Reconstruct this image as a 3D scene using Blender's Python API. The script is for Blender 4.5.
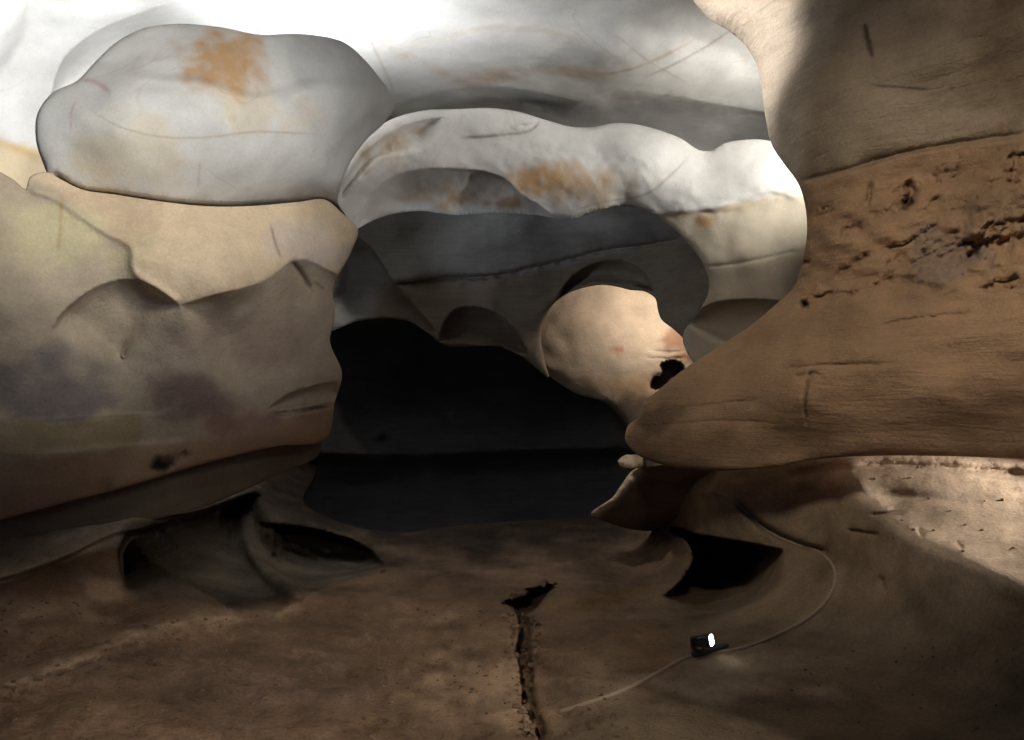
import bpy, bmesh, math, random
import numpy as np
from mathutils import Vector, Matrix
from mathutils.geometry import delaunay_2d_cdt

random.seed(7)
RNG = np.random.default_rng(7)
for o in list(bpy.data.objects):
    bpy.data.objects.remove(o)
scene = bpy.context.scene
COL = scene.collection
R = math.radians

# ------------------------------------------------------------------ camera, world, lamps, exposure
F, CU, CV, EYE = 900.0, 512.0, 370.0, 1.65
cam = bpy.data.cameras.new('camera')
cam.sensor_width = 36.0
cam.lens = 36.0 * F / 1024.0
cam.clip_start, cam.clip_end = 0.05, 200.0
cam_ob = bpy.data.objects.new('camera', cam)
cam_ob.location = (0, 0, EYE)
cam_ob.rotation_euler = (R(90), 0, 0)
COL.objects.link(cam_ob)
scene.camera = cam_ob

world = bpy.data.worlds.new('World')
scene.world = world
world.use_nodes = True
bg = world.node_tree.nodes['Background']
bg.inputs['Color'].default_value = (0.2, 0.38, 1.0, 1)
bg.inputs['Strength'].default_value = 0.13

scene.view_settings.view_transform = 'Standard'
scene.view_settings.look = 'None'
scene.view_settings.exposure = 0.0
scene.view_settings.gamma = 1.0
scene.view_settings.use_curve_mapping = False
scene.cycles.max_bounces = 8
scene.cycles.diffuse_bounces = 7


def P(u, v, d):
    return Vector(((u - CU) / F * d, d, EYE - (v - CV) / F * d))


def spot(name, pos, target, watts, cone=90, blend=0.4, radius=0.06, col=(1, 0.93, 0.82)):
    l = bpy.data.lights.new(name, 'SPOT')
    l.energy = watts
    l.spot_size = R(cone)
    l.spot_blend = blend
    l.shadow_soft_size = radius
    l.color = col
    o = bpy.data.objects.new(name, l)
    o.location = pos
    o.rotation_euler = (Vector(target) - Vector(pos)).to_track_quat('-Z', 'Y').to_euler()
    COL.objects.link(o)
    return o


COOL = (0.93, 0.96, 1.0)
WARM = (1.0, 0.80, 0.58)
# ceiling uplight hidden behind the pale boss
spot('unseen_spot', P(270, 145, 7.8), P(345, -60, 8.3), 430, 116, 0.8, 0.12, COOL)
spot('unseen_spot', P(125, 120, 6.7), P(0, 80, 8.4), 260, 120, 0.7, 0.10, COOL)
# lamps above the frame: one added for the ceiling, on the flake and nose, on the buttress flank
spot('unseen_spot', (0.45, 6.0, 4.35), P(610, -5, 8.5), 110, 66, 1.0, 0.15, COOL)
spot('unseen_spot', (-0.7, 5.6, 4.6), P(618, 462, 7.4), 170, 12, 0.8, 0.06, (1, 0.92, 0.82))
spot('unseen_spot', (-0.7, 5.6, 4.6), P(742, 30, 6.8), 560, 42, 0.8, 0.10, (1, 0.95, 0.89))
# lamp behind the brown buttress, on the far arch
spot('unseen_spot', P(970, 85, 8.2), P(690, 120, 10.0), 520, 92, 0.9, 0.08, (1, 0.97, 0.92))
# lamp in the passage behind, on the bright round chamber
spot('unseen_spot', P(680, 280, 13.5), P(615, 345, 14.3), 85, 110, 0.4, 0.06, (1, 0.86, 0.72))
# added dim spot, unseen behind the left wall, up into the passage vault
spot('unseen_spot', P(295, 300, 9.4), P(560, 245, 12.0), 85, 62, 0.9, 0.1, (0.80, 0.88, 1.0))
# lamp right of the frame, low under the ledge, on the clay bank
spot('unseen_spot', (4.0, 5.1, 1.36), P(960, 505, 5.2), 200, 80, 0.4, 0.05, (1, 0.90, 0.80))
# added unseen fill spots near the camera: left wall (high and low), buttress, near floor
spot('unseen_spot', (0.1, 2.2, 4.1), P(130, 95, 5.2), 700, 51, 0.9, 0.40, (1, 0.96, 0.88))
spot('unseen_spot', (1.7, 1.2, 3.0), P(120, 80, 5.2), 400, 50, 0.9, 0.40, (0.96, 0.98, 1.0))
spot('unseen_spot', (0.6, 1.8, 3.9), P(905, 255, 5.0), 420, 52, 1.0, 0.25, (1, 0.88, 0.74))
spot('unseen_spot', (-0.4, 0.2, 2.5), P(330, 740, 3.9), 430, 50, 1.0, 0.12, (1, 0.85, 0.72))


# ------------------------------------------------------------------ numeric helpers
def _hash(ix, iy, iz, seed):
    h = (ix.astype(np.int64) * 374761393 + iy.astype(np.int64) * 668265263
         + iz.astype(np.int64) * 2147483647 + seed * 974711) & 0x7fffffff
    h = ((h ^ (h >> 13)) * 1274126177) & 0x7fffffff
    h = h ^ (h >> 16)
    return (h & 0xffff) / 32767.5 - 1.0


def vnoise(p, seed=0):
    i = np.floor(p).astype(np.int64)
    f = p - i
    w = f * f * f * (f * (f * 6 - 15) + 10)
    out = 0
    for dx in (0, 1):
        for dy in (0, 1):
            for dz in (0, 1):
                k = ((w[:, 0] if dx else 1 - w[:, 0]) * (w[:, 1] if dy else 1 - w[:, 1])
                     * (w[:, 2] if dz else 1 - w[:, 2]))
                out = out + k * _hash(i[:, 0] + dx, i[:, 1] + dy, i[:, 2] + dz, seed)
    return out


def fbm(p, octaves=4, seed=0, gain=0.5):
    a, s, out = 1.0, 1.0, 0
    for k in range(octaves):
        out = out + a * vnoise(p * s, seed + k)
        a *= gain
        s *= 2.03
    return out


def smooth(x):
    x = np.clip(x, 0, 1)
    return x * x * (3 - 2 * x)


def catmull(pts, closed, step=4.0):
    pts = [tuple(map(float, p)) for p in pts]
    n = len(pts)
    out = []
    segs = n if closed else n - 1
    for i in range(segs):
        p1, p2 = np.array(pts[i]), np.array(pts[(i + 1) % n])
        p0 = np.array(pts[(i - 1) % n] if closed or i > 0 else 2 * p1 - p2)
        p3 = np.array(pts[(i + 2) % n] if closed or i + 2 < n else 2 * p2 - p1)
        L = np.linalg.norm((p2 - p1)[:2])
        if L < 1e-6:
            continue
        # tangents limited by this segment's length, so uneven spacing does not overshoot
        def tang(a, b, c):
            la, lb = np.linalg.norm((b - a)[:2]) + 1e-6, np.linalg.norm((c - b)[:2]) + 1e-6
            t = ((b - a) / la * lb + (c - b) / lb * la) / (la + lb)
            return t
        m1, m2 = tang(p0, p1, p2) * L, tang(p1, p2, p3) * L
        inside = -60 < p1[0] < 1084 and -60 < p1[1] < 800
        k = max(1, int(L / (step if inside else 22)))
        for j in range(k):
            t = j / k
            out.append((2*t**3 - 3*t**2 + 1)*p1 + (t**3 - 2*t**2 + t)*m1
                       + (-2*t**3 + 3*t**2)*p2 + (t**3 - t**2)*m2)
    if not closed:
        out.append(np.array(pts[-1]))
    return np.array(out)


def curve_dist(q, c):
    """signed distance to an open curve (positive on its right-hand side as seen in the view) and arc position 0..1"""
    a, b = c[:-1, :2], c[1:, :2]
    ab = b - a
    L = np.linalg.norm(ab, axis=1) + 1e-9
    cum = np.concatenate([[0], np.cumsum(L)])
    best = np.full(len(q), 1e9)
    sd = np.zeros(len(q))
    arc = np.zeros(len(q))
    for i in range(len(a)):
        r = q - a[i]
        t = np.clip((r @ ab[i]) / L[i]**2, 0, 1)
        e = r - t[:, None] * ab[i]
        d = np.hypot(e[:, 0], e[:, 1])
        m = d < best
        best[m] = d[m]
        s = np.sign(ab[i, 0] * r[:, 1] - ab[i, 1] * r[:, 0])
        sd[m] = (d * s)[m]
        arc[m] = ((cum[i] + t * L[i]) / cum[-1])[m]
    return sd, arc


def in_poly(q, poly):
    x, y = q[:, 0], q[:, 1]
    ins = np.zeros(len(q), bool)
    x1, y1 = poly[:, 0], poly[:, 1]
    x2, y2 = np.roll(x1, -1), np.roll(y1, -1)
    for i in range(len(poly)):
        c = (y1[i] > y) != (y2[i] > y)
        ins ^= c & (x < (x2[i] - x1[i]) * (y - y1[i]) / (y2[i] - y1[i] + 1e-12) + x1[i])
    return ins


def rbf(ctrl):
    """thin-plate interpolation of 1/depth over the view, so planes stay planes"""
    c = np.array([(a, b) for a, b, _ in ctrl], float) / 500.0
    z = np.array([1.0 / d for _, _, d in ctrl])
    n = len(c)
    def U(r2):
        return 0.5 * r2 * np.log(r2 + 1e-12)
    r2 = ((c[:, None] - c[None])**2).sum(-1)
    A = np.zeros((n + 3, n + 3))
    A[:n, :n] = U(r2) + np.eye(n) * 2e-4
    A[:n, n] = 1; A[:n, n + 1:] = c
    A[n, :n] = 1; A[n + 1:, :n] = c.T
    w = np.linalg.solve(A, np.concatenate([z, [0, 0, 0]]))
    def f(q):
        s = q / 500.0
        out = np.empty(len(q))
        for i in range(0, len(q), 8000):
            r2 = ((s[i:i+8000, None] - c[None])**2).sum(-1)
            out[i:i+8000] = U(r2) @ w[:n] + w[n] + s[i:i+8000] @ w[n + 1:]
        return 1.0 / np.clip(out, 0.022, 1.2)
    return f


# form features --------------------------------------------------------------
def lip(pts, A, w, soft=2.0, taper=0.15, jag=0.0):
    c = catmull(pts, False, 3.0)
    if jag:
        c = c.copy()
        c += RNG.normal(0, jag, c.shape)
    def f(q, P3):
        s, a = curve_dist(q, c)
        t = smooth(np.minimum(a, 1 - a) / taper) if taper else ((a > 0) & (a < 1)).astype(float)
        return A * np.exp(-np.maximum(s, 0) / w) * smooth((s + soft) / (2 * soft)) * t
    f.refine = (c, (-6, -3, -1.5, 0, 1.5, 3, 6, 10))
    return f


def scoop(top, bottom, A, jump=0.15, soft=2.0, pw=1.5, taper=0.10, jag=0.0):
    """a scallop: the rock undercuts below the top curve and comes forward again towards the bottom curve"""
    tc, bc = catmull(top, False, 3.0), catmull(bottom, False, 4.0)
    if jag:
        tc = tc + np.stack([RNG.normal(0, jag, len(tc)), RNG.normal(0, jag, len(tc))] + [np.zeros(len(tc))] * (tc.shape[1] - 2), 1)
    pc = np.vstack([tc, bc[::-1]])[:, :2]
    def f(q, P3):
        out = np.zeros(len(q))
        lo, hi = pc.min(0) - 4, pc.max(0) + 4
        m = ((q > lo) & (q < hi)).all(1)
        if not m.any(): return out
        s = q[m]
        ins = in_poly(s, pc)
        dt, ar = curve_dist(s, tc); db, _ = curve_dist(s, bc)
        dt, db = np.abs(dt), np.abs(db)
        t = dt / (dt + db + 1e-6)
        g = jump * (1 - t)**pw * smooth(dt / soft) + (1 - jump) * t * (1 - t)**1.2 / 0.2195
        g = g * smooth(db / 6.0)
        if taper:
            g = g * smooth(np.minimum(ar, 1 - ar) / taper + 0.15)
        out[m] = A * g * ins
        return out
    f.refine = (tc, (-4, -1.5, 0, 1, 2, 3.5, 6, 10))
    return f


def pits(A, scale, thr, seed, poly, soft=20, stretch=(1.6, 1.6, 0.8), step=2.4, shear=0.0):
    """small broken holes"""
    pc = catmull(poly, True, 8)
    def f(q, P3):
        Q = P3.copy(); Q[:, 2] -= shear * Q[:, 0]
        n = fbm(Q / scale / np.array(stretch), 4, seed)
        return A * smooth((n - thr) / 0.25) * poly_mask(q, pc, soft)
    f.refine = None
    f.refine_poly = (pc, step)
    return f


def ridge(pts, A, w, taper=0.15, jag=0.0):
    c = catmull(pts, False, 3.0)
    if jag:
        c = c.copy()
        c += RNG.normal(0, jag, c.shape)
    def f(q, P3):
        s, a = curve_dist(q, c)
        t = smooth(np.minimum(a, 1 - a) / taper) if taper else 1.0
        return A * np.exp(-(s / w)**2) * t
    f.refine = (c, tuple(k * w for k in (-1.8, -1, -0.5, 0, 0.5, 1, 1.8)))
    return f


def blob(cu, cv, ru, rv, A, rot=0, p=1.5):
    ca, sa = math.cos(R(rot)), math.sin(R(rot))
    def f(q, P3):
        x, y = q[:, 0] - cu, q[:, 1] - cv
        X, Y = (x * ca + y * sa) / ru, (-x * sa + y * ca) / rv
        return A * np.clip(1 - X * X - Y * Y, 0, 1)**p
    f.refine = None
    return f


def rough(A, scale, octaves=4, seed=0, poly=None, soft=30, stretch=(1, 1, 1), ridged=False):
    pc = catmull(poly, True, 8) if poly else None
    def f(q, P3):
        n = fbm(P3 / scale / np.array(stretch), octaves, seed)
        if ridged:
            n = 0.6 - np.abs(n) * 2
        n = n * A
        if pc is not None:
            n = n * poly_mask(q, pc, soft)
        return n
    f.refine = None
    return f


def poly_mask(q, pc, soft):
    ins = in_poly(q, pc)
    s, _ = curve_dist(q, np.vstack([pc, pc[:1]]))
    d = np.abs(s) * np.where(ins, 1, -1)
    return smooth(d / soft + 0.5)


# colour zones: rock colour, with some light and shade painted in ------------------------------------------
def zpoly(pts, soft, col, k=1.0, nz=0.0, seed=0, scale=0.25):
    pc = catmull(pts, True, 6)
    def f(q, P3):
        m = np.zeros(len(q))
        ins = in_poly(q, pc)
        s, _ = curve_dist(q, np.vstack([pc, pc[:1]]))
        d = np.abs(s) * np.where(ins, 1, -1)
        if nz:
            d = d + nz * fbm(P3 / scale, 4, seed + 50)
        return k * smooth(d / soft + 0.5), col
    f.refine = None
    return f


def zell(cu, cv, ru, rv, col, k=1.0, rot=0, nz=0.35, seed=0, scale=0.2, soft=0.6, stretch=(1, 1, 1), fine=0):
    ca, sa = math.cos(R(rot)), math.sin(R(rot))
    def f(q, P3):
        x, y = q[:, 0] - cu, q[:, 1] - cv
        X, Y = (x * ca + y * sa) / ru, (-x * sa + y * ca) / rv
        r = np.sqrt(X * X + Y * Y)
        n = nz * fbm(P3 / scale / np.array(stretch), 4, seed + 70)
        g = 1.0
        if fine:
            g = np.clip(0.88 + 0.35 * fbm(P3 / 0.07 / np.array((1, 1, 3.0)), 3, seed + 7), 0.3, 1)
        return k * g * smooth((1 + n - r) / soft), col
    f.refine = None
    if fine:
        th = np.linspace(0, 2 * math.pi, 24, endpoint=False)
        f.refine_poly = (np.stack([cu + 1.5 * (ru * np.cos(th) * ca - rv * np.sin(th) * sa), cv + 1.5 * (ru * np.cos(th) * sa + rv * np.sin(th) * ca)], 1), fine)
    return f


def zline(pts, w, col, k=1.0, taper=0.2, nz=0.0, jag=0.0):
    c = catmull(pts, False, 3.0)
    if jag:
        c = c + np.cumsum(RNG.normal(0, jag, c.shape), 0) * 0.5
    def f(q, P3):
        s, a = curve_dist(q, c)
        t = smooth(np.minimum(a, 1 - a) / taper) if taper else 1.0
        kk = k
        if nz:
            kk = k * np.clip(0.6 + nz * fbm(P3 / 0.15, 3, 31), 0, 1)
        return kk * np.exp(-(s / w)**2) * t, col
    f.refine = (c, tuple(kq * w for kq in (-1.5, -0.8, 0, 0.8, 1.5)))
    return f


# ------------------------------------------------------------------ rock surface builder
def relief(name, outline, ctrl, mat, base_col, feats=(), zones=(), back=0.8, res=5.0, calm=None,
           noise=0.02, nscale=0.7, seed=1, roll_k=1.0):
    """A rock form: its front is a modelled surface with its own distances, its rim rolls away from the eye
    (radius per outline point, third value), and its sides and back close it."""
    oc = catmull([(p[0], p[1], p[2] if len(p) > 2 else 0) for p in outline], True, 4.0)
    ol = oc[:, :2]
    orad = np.maximum(oc[:, 2], 0)
    depth0 = rbf(ctrl)
    lo, hi = ol.min(0), ol.max(0)
    def grid(step, x0, x1, y0, y1):
        gx, gy = np.meshgrid(np.arange(x0, x1, step), np.arange(y0, y1, step))
        gx = gx + (np.arange(gx.shape[0]) % 2)[:, None] * step * 0.5
        g = np.stack([gx.ravel(), gy.ravel()], 1)
        return g + RNG.uniform(-0.22, 0.22, g.shape) * step
    g = grid(24, lo[0] + 3, hi[0], lo[1] + 3, hi[1])
    fr = (g[:, 0] > -40) & (g[:, 0] < 1064) & (g[:, 1] > -40) & (g[:, 1] < 780)
    pts = [g[~fr], grid(res, max(lo[0] + 1, -40), min(hi[0], 1064), max(lo[1] + 1, -40), min(hi[1], 780))]
    for f in list(feats) + list(zones):
        if f.refine is not None:
            c, offs = f.refine
            t = np.gradient(c[:, :2], axis=0)
            t /= np.linalg.norm(t, axis=1)[:, None] + 1e-9
            nrm = np.stack([-t[:, 1], t[:, 0]], 1)
            for o_ in offs:
                pts.append(c[:, :2] + nrm * o_)
    for f in list(feats) + list(zones):
        if getattr(f, 'refine_poly', None):
            pc, st = f.refine_poly
            g2 = grid(st, pc[:, 0].min(), pc[:, 0].max(), pc[:, 1].min(), pc[:, 1].max())
            pts.append(g2[in_poly(g2, pc[:, :2])])
    # rings just inside the rolling rim
    if (orad > 2).any():
        t = np.roll(ol, -1, 0) - np.roll(ol, 1, 0)
        t /= np.linalg.norm(t, axis=1)[:, None] + 1e-9
        nrm = np.stack([-t[:, 1], t[:, 0]], 1)
        area = 0.5 * np.sum(ol[:, 0] * np.roll(ol[:, 1], -1) - np.roll(ol[:, 0], -1) * ol[:, 1])
        if area < 0:
            nrm = -nrm
        m = orad > 2
        for o_ in (0.4, 1.0, 2.0, 3.4):
            pts.append((ol + nrm * o_)[m])
    q = np.vstack(pts)
    q = q[in_poly(q, ol)]
    # keep clear of the outline
    dmin = np.full(len(q), 1e9)
    for i in range(0, len(q), 4000):
        d = np.sqrt(((q[i:i+4000, None] - ol[None])**2).sum(-1))
        dmin[i:i+4000] = d.min(1)
    q = q[dmin > 0.3]
    # thin out near-coincident points
    key = np.round(q / 1.1).astype(np.int64)
    _, idx = np.unique(key, axis=0, return_index=True)
    q = q[np.sort(idx)]
    nb = len(ol)
    allp = np.vstack([ol, q])
    res_ = delaunay_2d_cdt([Vector(p) for p in allp], [], [list(range(nb))], 1, 1e-4)
    V = np.array([(p.x, p.y) for p in res_[0]])
    faces = []
    for f in res_[2]:
        a, b, c = V[f[0]], V[f[1]], V[f[2]]
        ar = (b[0] - a[0]) * (c[1] - a[1]) - (b[1] - a[1]) * (c[0] - a[0])
        faces.append(tuple(f) if ar < 0 else tuple(reversed(f)))
    # depth
    D = depth0(V)
    def world(V, D):
        return np.stack([(V[:, 0] - CU) / F * D, D, EYE - (V[:, 1] - CV) / F * D], 1)
    P3 = world(V, D)
    D = D + noise * fbm(P3 / nscale, 4, seed)
    for f in feats:
        D = D + f(V, P3)
    if (orad > 2).any():
        tmin = np.full(len(V), 1e9)
        rr = np.zeros(len(V))
        m = np.where(orad > 2)[0]
        for i in range(0, len(V), 4000):
            d = np.sqrt(((V[i:i+4000, None] - ol[None, m])**2).sum(-1))
            t = d / orad[m][None]
            k = t.argmin(1)
            tmin[i:i+4000] = t[np.arange(len(k)), k]
            rr[i:i+4000] = orad[m][k]
        t = np.clip(tmin, 0, 1)
        D = D + roll_k * rr * D / F * (1 - np.sqrt(np.clip(1 - (1 - t)**2, 0, 1)))
    W = world(V, D)
    # colour
    C = np.tile(np.array(base_col, float), (len(V), 1))
    C *= (1 + 0.10 * fbm(P3 / 0.9, 3, seed + 20))[:, None]
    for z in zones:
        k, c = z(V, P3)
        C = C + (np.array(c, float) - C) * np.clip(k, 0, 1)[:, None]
    bumpk = np.ones(len(V))
    if calm:
        bumpk = 1 - calm[2] * poly_mask(V, catmull(calm[0], True, 8), calm[1])
    # edges used once make the rim; sides and back
    cnt = {}
    for f in faces:
        for a, b in zip(f, f[1:] + f[:1]):
            cnt[(a, b)] = cnt.get((a, b), 0) + 1
    rim = [(a, b) for (a, b) in cnt if (b, a) not in cnt]
    rv = sorted({a for e in rim for a in e})
    n0 = len(V)
    bi = {}
    extra = []
    if back > 0:
        W = np.vstack([W, world(V, D + back)])
        C = np.vstack([C, C])
        bumpk = np.concatenate([bumpk, bumpk])
        allf = faces + [(b, a, n0 + a, n0 + b) for a, b in rim] + [tuple(n0 + i for i in reversed(f)) for f in faces]
    else:
        allf = faces
    # front faces must look at the camera
    f0 = faces[len(faces) // 2]
    a, b, c = (Vector(W[i]) for i in f0[:3])
    if (b - a).cross(c - a).dot(Vector((0, 0, EYE)) - a) < 0:
        allf = [tuple(reversed(f)) for f in allf]
    me = bpy.data.meshes.new(name)
    me.from_pydata([tuple(p) for p in W], [], allf)
    me.polygons.foreach_set('use_smooth', [True] * len(me.polygons))
    at = me.attributes.new('rock', 'FLOAT_COLOR', 'POINT')
    at.data.foreach_set('color', np.hstack([np.clip(C, 0.005, 1), bumpk[:, None]]).astype(np.float32).ravel())
    me.materials.append(mat)
    me.update()
    o = bpy.data.objects.new(name, me)
    COL.objects.link(o)
    o['_front'] = len(V)
    return o


# ------------------------------------------------------------------ materials
def rock_material(name, bump=0.25, fine=60.0, mottle=0.25, strata=0.0, veins=0.0, rough_=0.85, dist=0.03, streak=0.0, lay=0.8):
    m = bpy.data.materials.new(name)
    m.use_nodes = True
    nt = m.node_tree
    N, L = nt.nodes, nt.links
    bs = N['Principled BSDF']
    bs.inputs['Roughness'].default_value = rough_
    bs.inputs['Specular IOR Level'].default_value = 0.06
    at = N.new('ShaderNodeAttribute'); at.attribute_name = 'rock'
    tc = N.new('ShaderNodeTexCoord')
    def noise(scale, detail=6, rough=0.6, vec=None, distort=0.0):
        n = N.new('ShaderNodeTexNoise')
        n.inputs['Scale'].default_value = scale
        n.inputs['Detail'].default_value = detail
        n.inputs['Roughness'].default_value = rough
        n.inputs['Distortion'].default_value = distort
        L.new(vec or tc.outputs['Object'], n.inputs['Vector'])
        return n.outputs['Fac']
    def math_(op, a, b=None, c=None):
        n = N.new('ShaderNodeMath'); n.operation = op
        for i, x in enumerate((a, b, c)):
            if x is None: continue
            if isinstance(x, (int, float)): n.inputs[i].default_value = x
            else: L.new(x, n.inputs[i])
        return n.outputs[0]
    def rng(x, a, b, c, d):
        n = N.new('ShaderNodeMapRange')
        L.new(x, n.inputs[0])
        for i, v in enumerate((a, b, c, d)): n.inputs[i + 1].default_value = v
        return n.outputs[0]
    # mottling of the rock's own colour
    f = rng(noise(2.2, 8, 0.62), 0.3, 0.7, 1 - mottle, 1 + mottle)
    f = math_('MULTIPLY', f, rng(noise(fine, 4, 0.7), 0.3, 0.7, 1 - mottle * 0.5, 1 + mottle * 0.5))
    if strata:
        mp = N.new('ShaderNodeMapping')
        mp.inputs['Scale'].default_value = (1.6, 1.6, 14.0)
        mp.inputs['Rotation'].default_value = (0, R(4), 0)
        L.new(tc.outputs['Object'], mp.inputs['Vector'])
        st = noise(1.6, 7, 0.65, mp.outputs['Vector'], 0.4)
        f = math_('MULTIPLY', f, rng(st, 0.3, 0.7, 1 - strata, 1 + strata))
    if streak:
        mp2 = N.new('ShaderNodeMapping')
        mp2.inputs['Scale'].default_value = (7, 7, 0.6)
        L.new(tc.outputs['Object'], mp2.inputs['Vector'])
        f = math_('MULTIPLY', f, rng(noise(1.5, 6, 0.6, mp2.outputs['Vector']), 0.3, 0.7, 1 - streak, 1 + streak))
    mul = N.new('ShaderNodeMix'); mul.data_type = 'RGBA'; mul.blend_type = 'MULTIPLY'
    mul.inputs['Factor'].default_value = 1
    cmb = N.new('ShaderNodeCombineColor')
    for i in range(3): L.new(f, cmb.inputs[i])
    L.new(at.outputs['Color'], mul.inputs[6]); L.new(cmb.outputs[0], mul.inputs[7])
    out = mul.outputs[2]
    if veins:
        vn = noise(0.55, 3, 0.5, None, 1.2)
        vv = math_('ABSOLUTE', math_('SUBTRACT', vn, 0.5))
        vm = rng(vv, 0.0, 0.006, veins, 0.0)
        vm = math_('MULTIPLY', vm, rng(noise(1.3, 2), 0.45, 0.6, 0, 1))
        mx = N.new('ShaderNodeMix'); mx.data_type = 'RGBA'
        L.new(vm, mx.inputs['Factor']); L.new(out, mx.inputs[6])
        mx.inputs[7].default_value = (0.30, 0.19, 0.10, 1)
        out = mx.outputs[2]
    L.new(out, bs.inputs['Base Color'])
    h = math_('ADD', noise(5, 10, 0.62), math_('MULTIPLY', noise(fine * 0.8, 6, 0.7), 0.35))
    if strata:
        h = math_('ADD', h, math_('MULTIPLY', st, lay))
    b = N.new('ShaderNodeBump')
    b.inputs['Strength'].default_value = bump
    b.inputs['Distance'].default_value = dist
    L.new(h, b.inputs['Height'])
    L.new(math_('MULTIPLY', at.outputs['Alpha'], bump), b.inputs['Strength'])
    L.new(b.outputs[0], bs.inputs['Normal'])
    return m


M_PALE = rock_material('pale_limestone', 0.34, 65, 0.12, 0, 0.2, 0.8, 0.02)
M_BAND = rock_material('banded_limestone', 0.6, 60, 0.19, 0.035, 0.15, 0.85, 0.025, 0.0, 0.15)
M_CLAY = rock_material('clay_coated_rock', 0.75, 50, 0.20, 0.06, 0.0, 0.9, 0.03)
M_FLOOR = rock_material('dry_clay_floor', 1.0, 60, 0.38, 0, 0.0, 0.95, 0.05)
M_DARK = rock_material('grey_limestone', 0.4, 35, 0.12, 0.12, 0.0, 0.85, 0.03)


def plain(name, col, rough_=0.5, metal=0.0, bump=0.0):
    m = bpy.data.materials.new(name)
    m.use_nodes = True
    nt = m.node_tree
    bs = nt.nodes['Principled BSDF']
    n = nt.nodes.new('ShaderNodeTexNoise'); n.inputs['Scale'].default_value = 90
    rp = nt.nodes.new('ShaderNodeMapRange')
    rp.inputs[3].default_value = 0.75; rp.inputs[4].default_value = 1.25
    nt.links.new(n.outputs['Fac'], rp.inputs[0])
    mx = nt.nodes.new('ShaderNodeVectorMath'); mx.operation = 'SCALE'
    mx.inputs[0].default_value = col
    nt.links.new(rp.outputs[0], mx.inputs['Scale'])
    nt.links.new(mx.outputs[0], bs.inputs['Base Color'])
    bs.inputs['Roughness'].default_value = rough_
    bs.inputs['Metallic'].default_value = metal
    return m


def tag(o, label=None, cat=None, group=None, kind=None):
    if '_front' in o: del o['_front']
    if label: o['label'] = label
    if cat: o['category'] = cat
    if group: o['group'] = group
    if kind: o['kind'] = kind
    return o


# colours of the rock
PALE = (0.60, 0.585, 0.55)
CREAM = (0.56, 0.47, 0.34)
ORANGE = (0.36, 0.235, 0.125)
RUST = (0.40, 0.275, 0.16)
TAN = (0.40, 0.335, 0.25)
MAUVE = (0.22, 0.17, 0.15)
BROWN = (0.315, 0.205, 0.12)
GREYTAN = (0.31, 0.25, 0.175)
SOIL = (0.26, 0.18, 0.12)
BLACK = (0.02, 0.018, 0.016)  # shade inside holes, painted in; also crack lines

# ------------------------------------------------------------------ ceiling
def ceil_d(v, H):
    return H * F / (CV - v)
cv_ = []
for u in (-400, 0, 300, 600, 950):
    for v, H in ((-500, 2.75), (-200, 3.1), (0, 3.45), (60, 3.2), (110, 3.08), (150, 2.95), (230, 2.2)):
        d = min(ceil_d(v, H), 14.5)
        if u <= 0 and v >= 0:
            d = {0: 7.5, 60: 7.9, 110: 8.1, 150: 8.2, 230: 8.4}[v] + u / 400.0 * 1.5
        cv_.append((u, v, d))
tag(relief('cave_ceiling', [(-420, -520), (980, -520), (980, 240), (-420, 240)], cv_, M_PALE, PALE,
    feats=[scoop([(290, 175), (320, 150), (350, 130), (395, 104), (440, 91), (488, 86), (540, 92), (582, 100), (613, 90), (653, 93), (720, 104), (820, 122)],
                 [(290, 175), (400, 150), (500, 140), (640, 150), (760, 160), (820, 122)], 0.22, 0.1, 6),
           scoop([(50, 110), (54, 80), (62, 60), (85, 38), (125, 18), (180, 2), (225, 4), (250, 18), (268, 48)], [(50, 110), (110, 90), (190, 70), (268, 48)], 0.28, 0.1, 4),
           blob(-30, -10, 60, 90, -0.7, 0, 0.8),
           blob(470, 50, 120, 35, -0.12), blob(660, 70, 110, 40, -0.2, 10), blob(360, 50, 70, 40, -0.1)],
    zones=[zline([(360, 40), (420, 62), (470, 84), (540, 70), (590, 78), (640, 90)], 4, RUST, 0.5, nz=0.8, jag=0.5),
           zline([(330, 20), (400, 45), (500, 28), (580, 40), (640, 70)], 3, CREAM, 0.6, nz=0.6, jag=0.5),
           zline([(560, 68), (600, 75), (660, 60), (700, 40)], 1.5, RUST, 0.5, jag=0.3), zell(500, 74, 50, 12, RUST, 0.6, -6, 0.6, 3, 0.3, 1.0, fine=2.2), zell(560, 74, 60, 10, (0.5, 0.38, 0.26), 0.5, 4, 0.6, 4, 0.3, 1.0),
           zline([(640, 80), (680, 62), (720, 40), (740, 25)], 1.3, (0.3, 0.25, 0.2), 0.6, jag=0.3), zline([(610, 30), (650, 62), (690, 84)], 1.2, (0.42, 0.36, 0.28), 0.5, jag=0.2), zline([(360, 15), (372, 45), (388, 80), (396, 100)], 1.4, (0.4, 0.33, 0.25), 0.5, jag=0.3),
           zpoly([(-60, 120), (0, 141), (20, 150), (40, 155), (60, 210), (-60, 240)], 6, (0.56, 0.44, 0.27), 0.9, 5), zline([(-20, 138), (5, 143), (25, 152), (45, 160)], 4, (0.5, 0.3, 0.12), 0.6)],
    back=0, noise=0.04), kind='structure')

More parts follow.
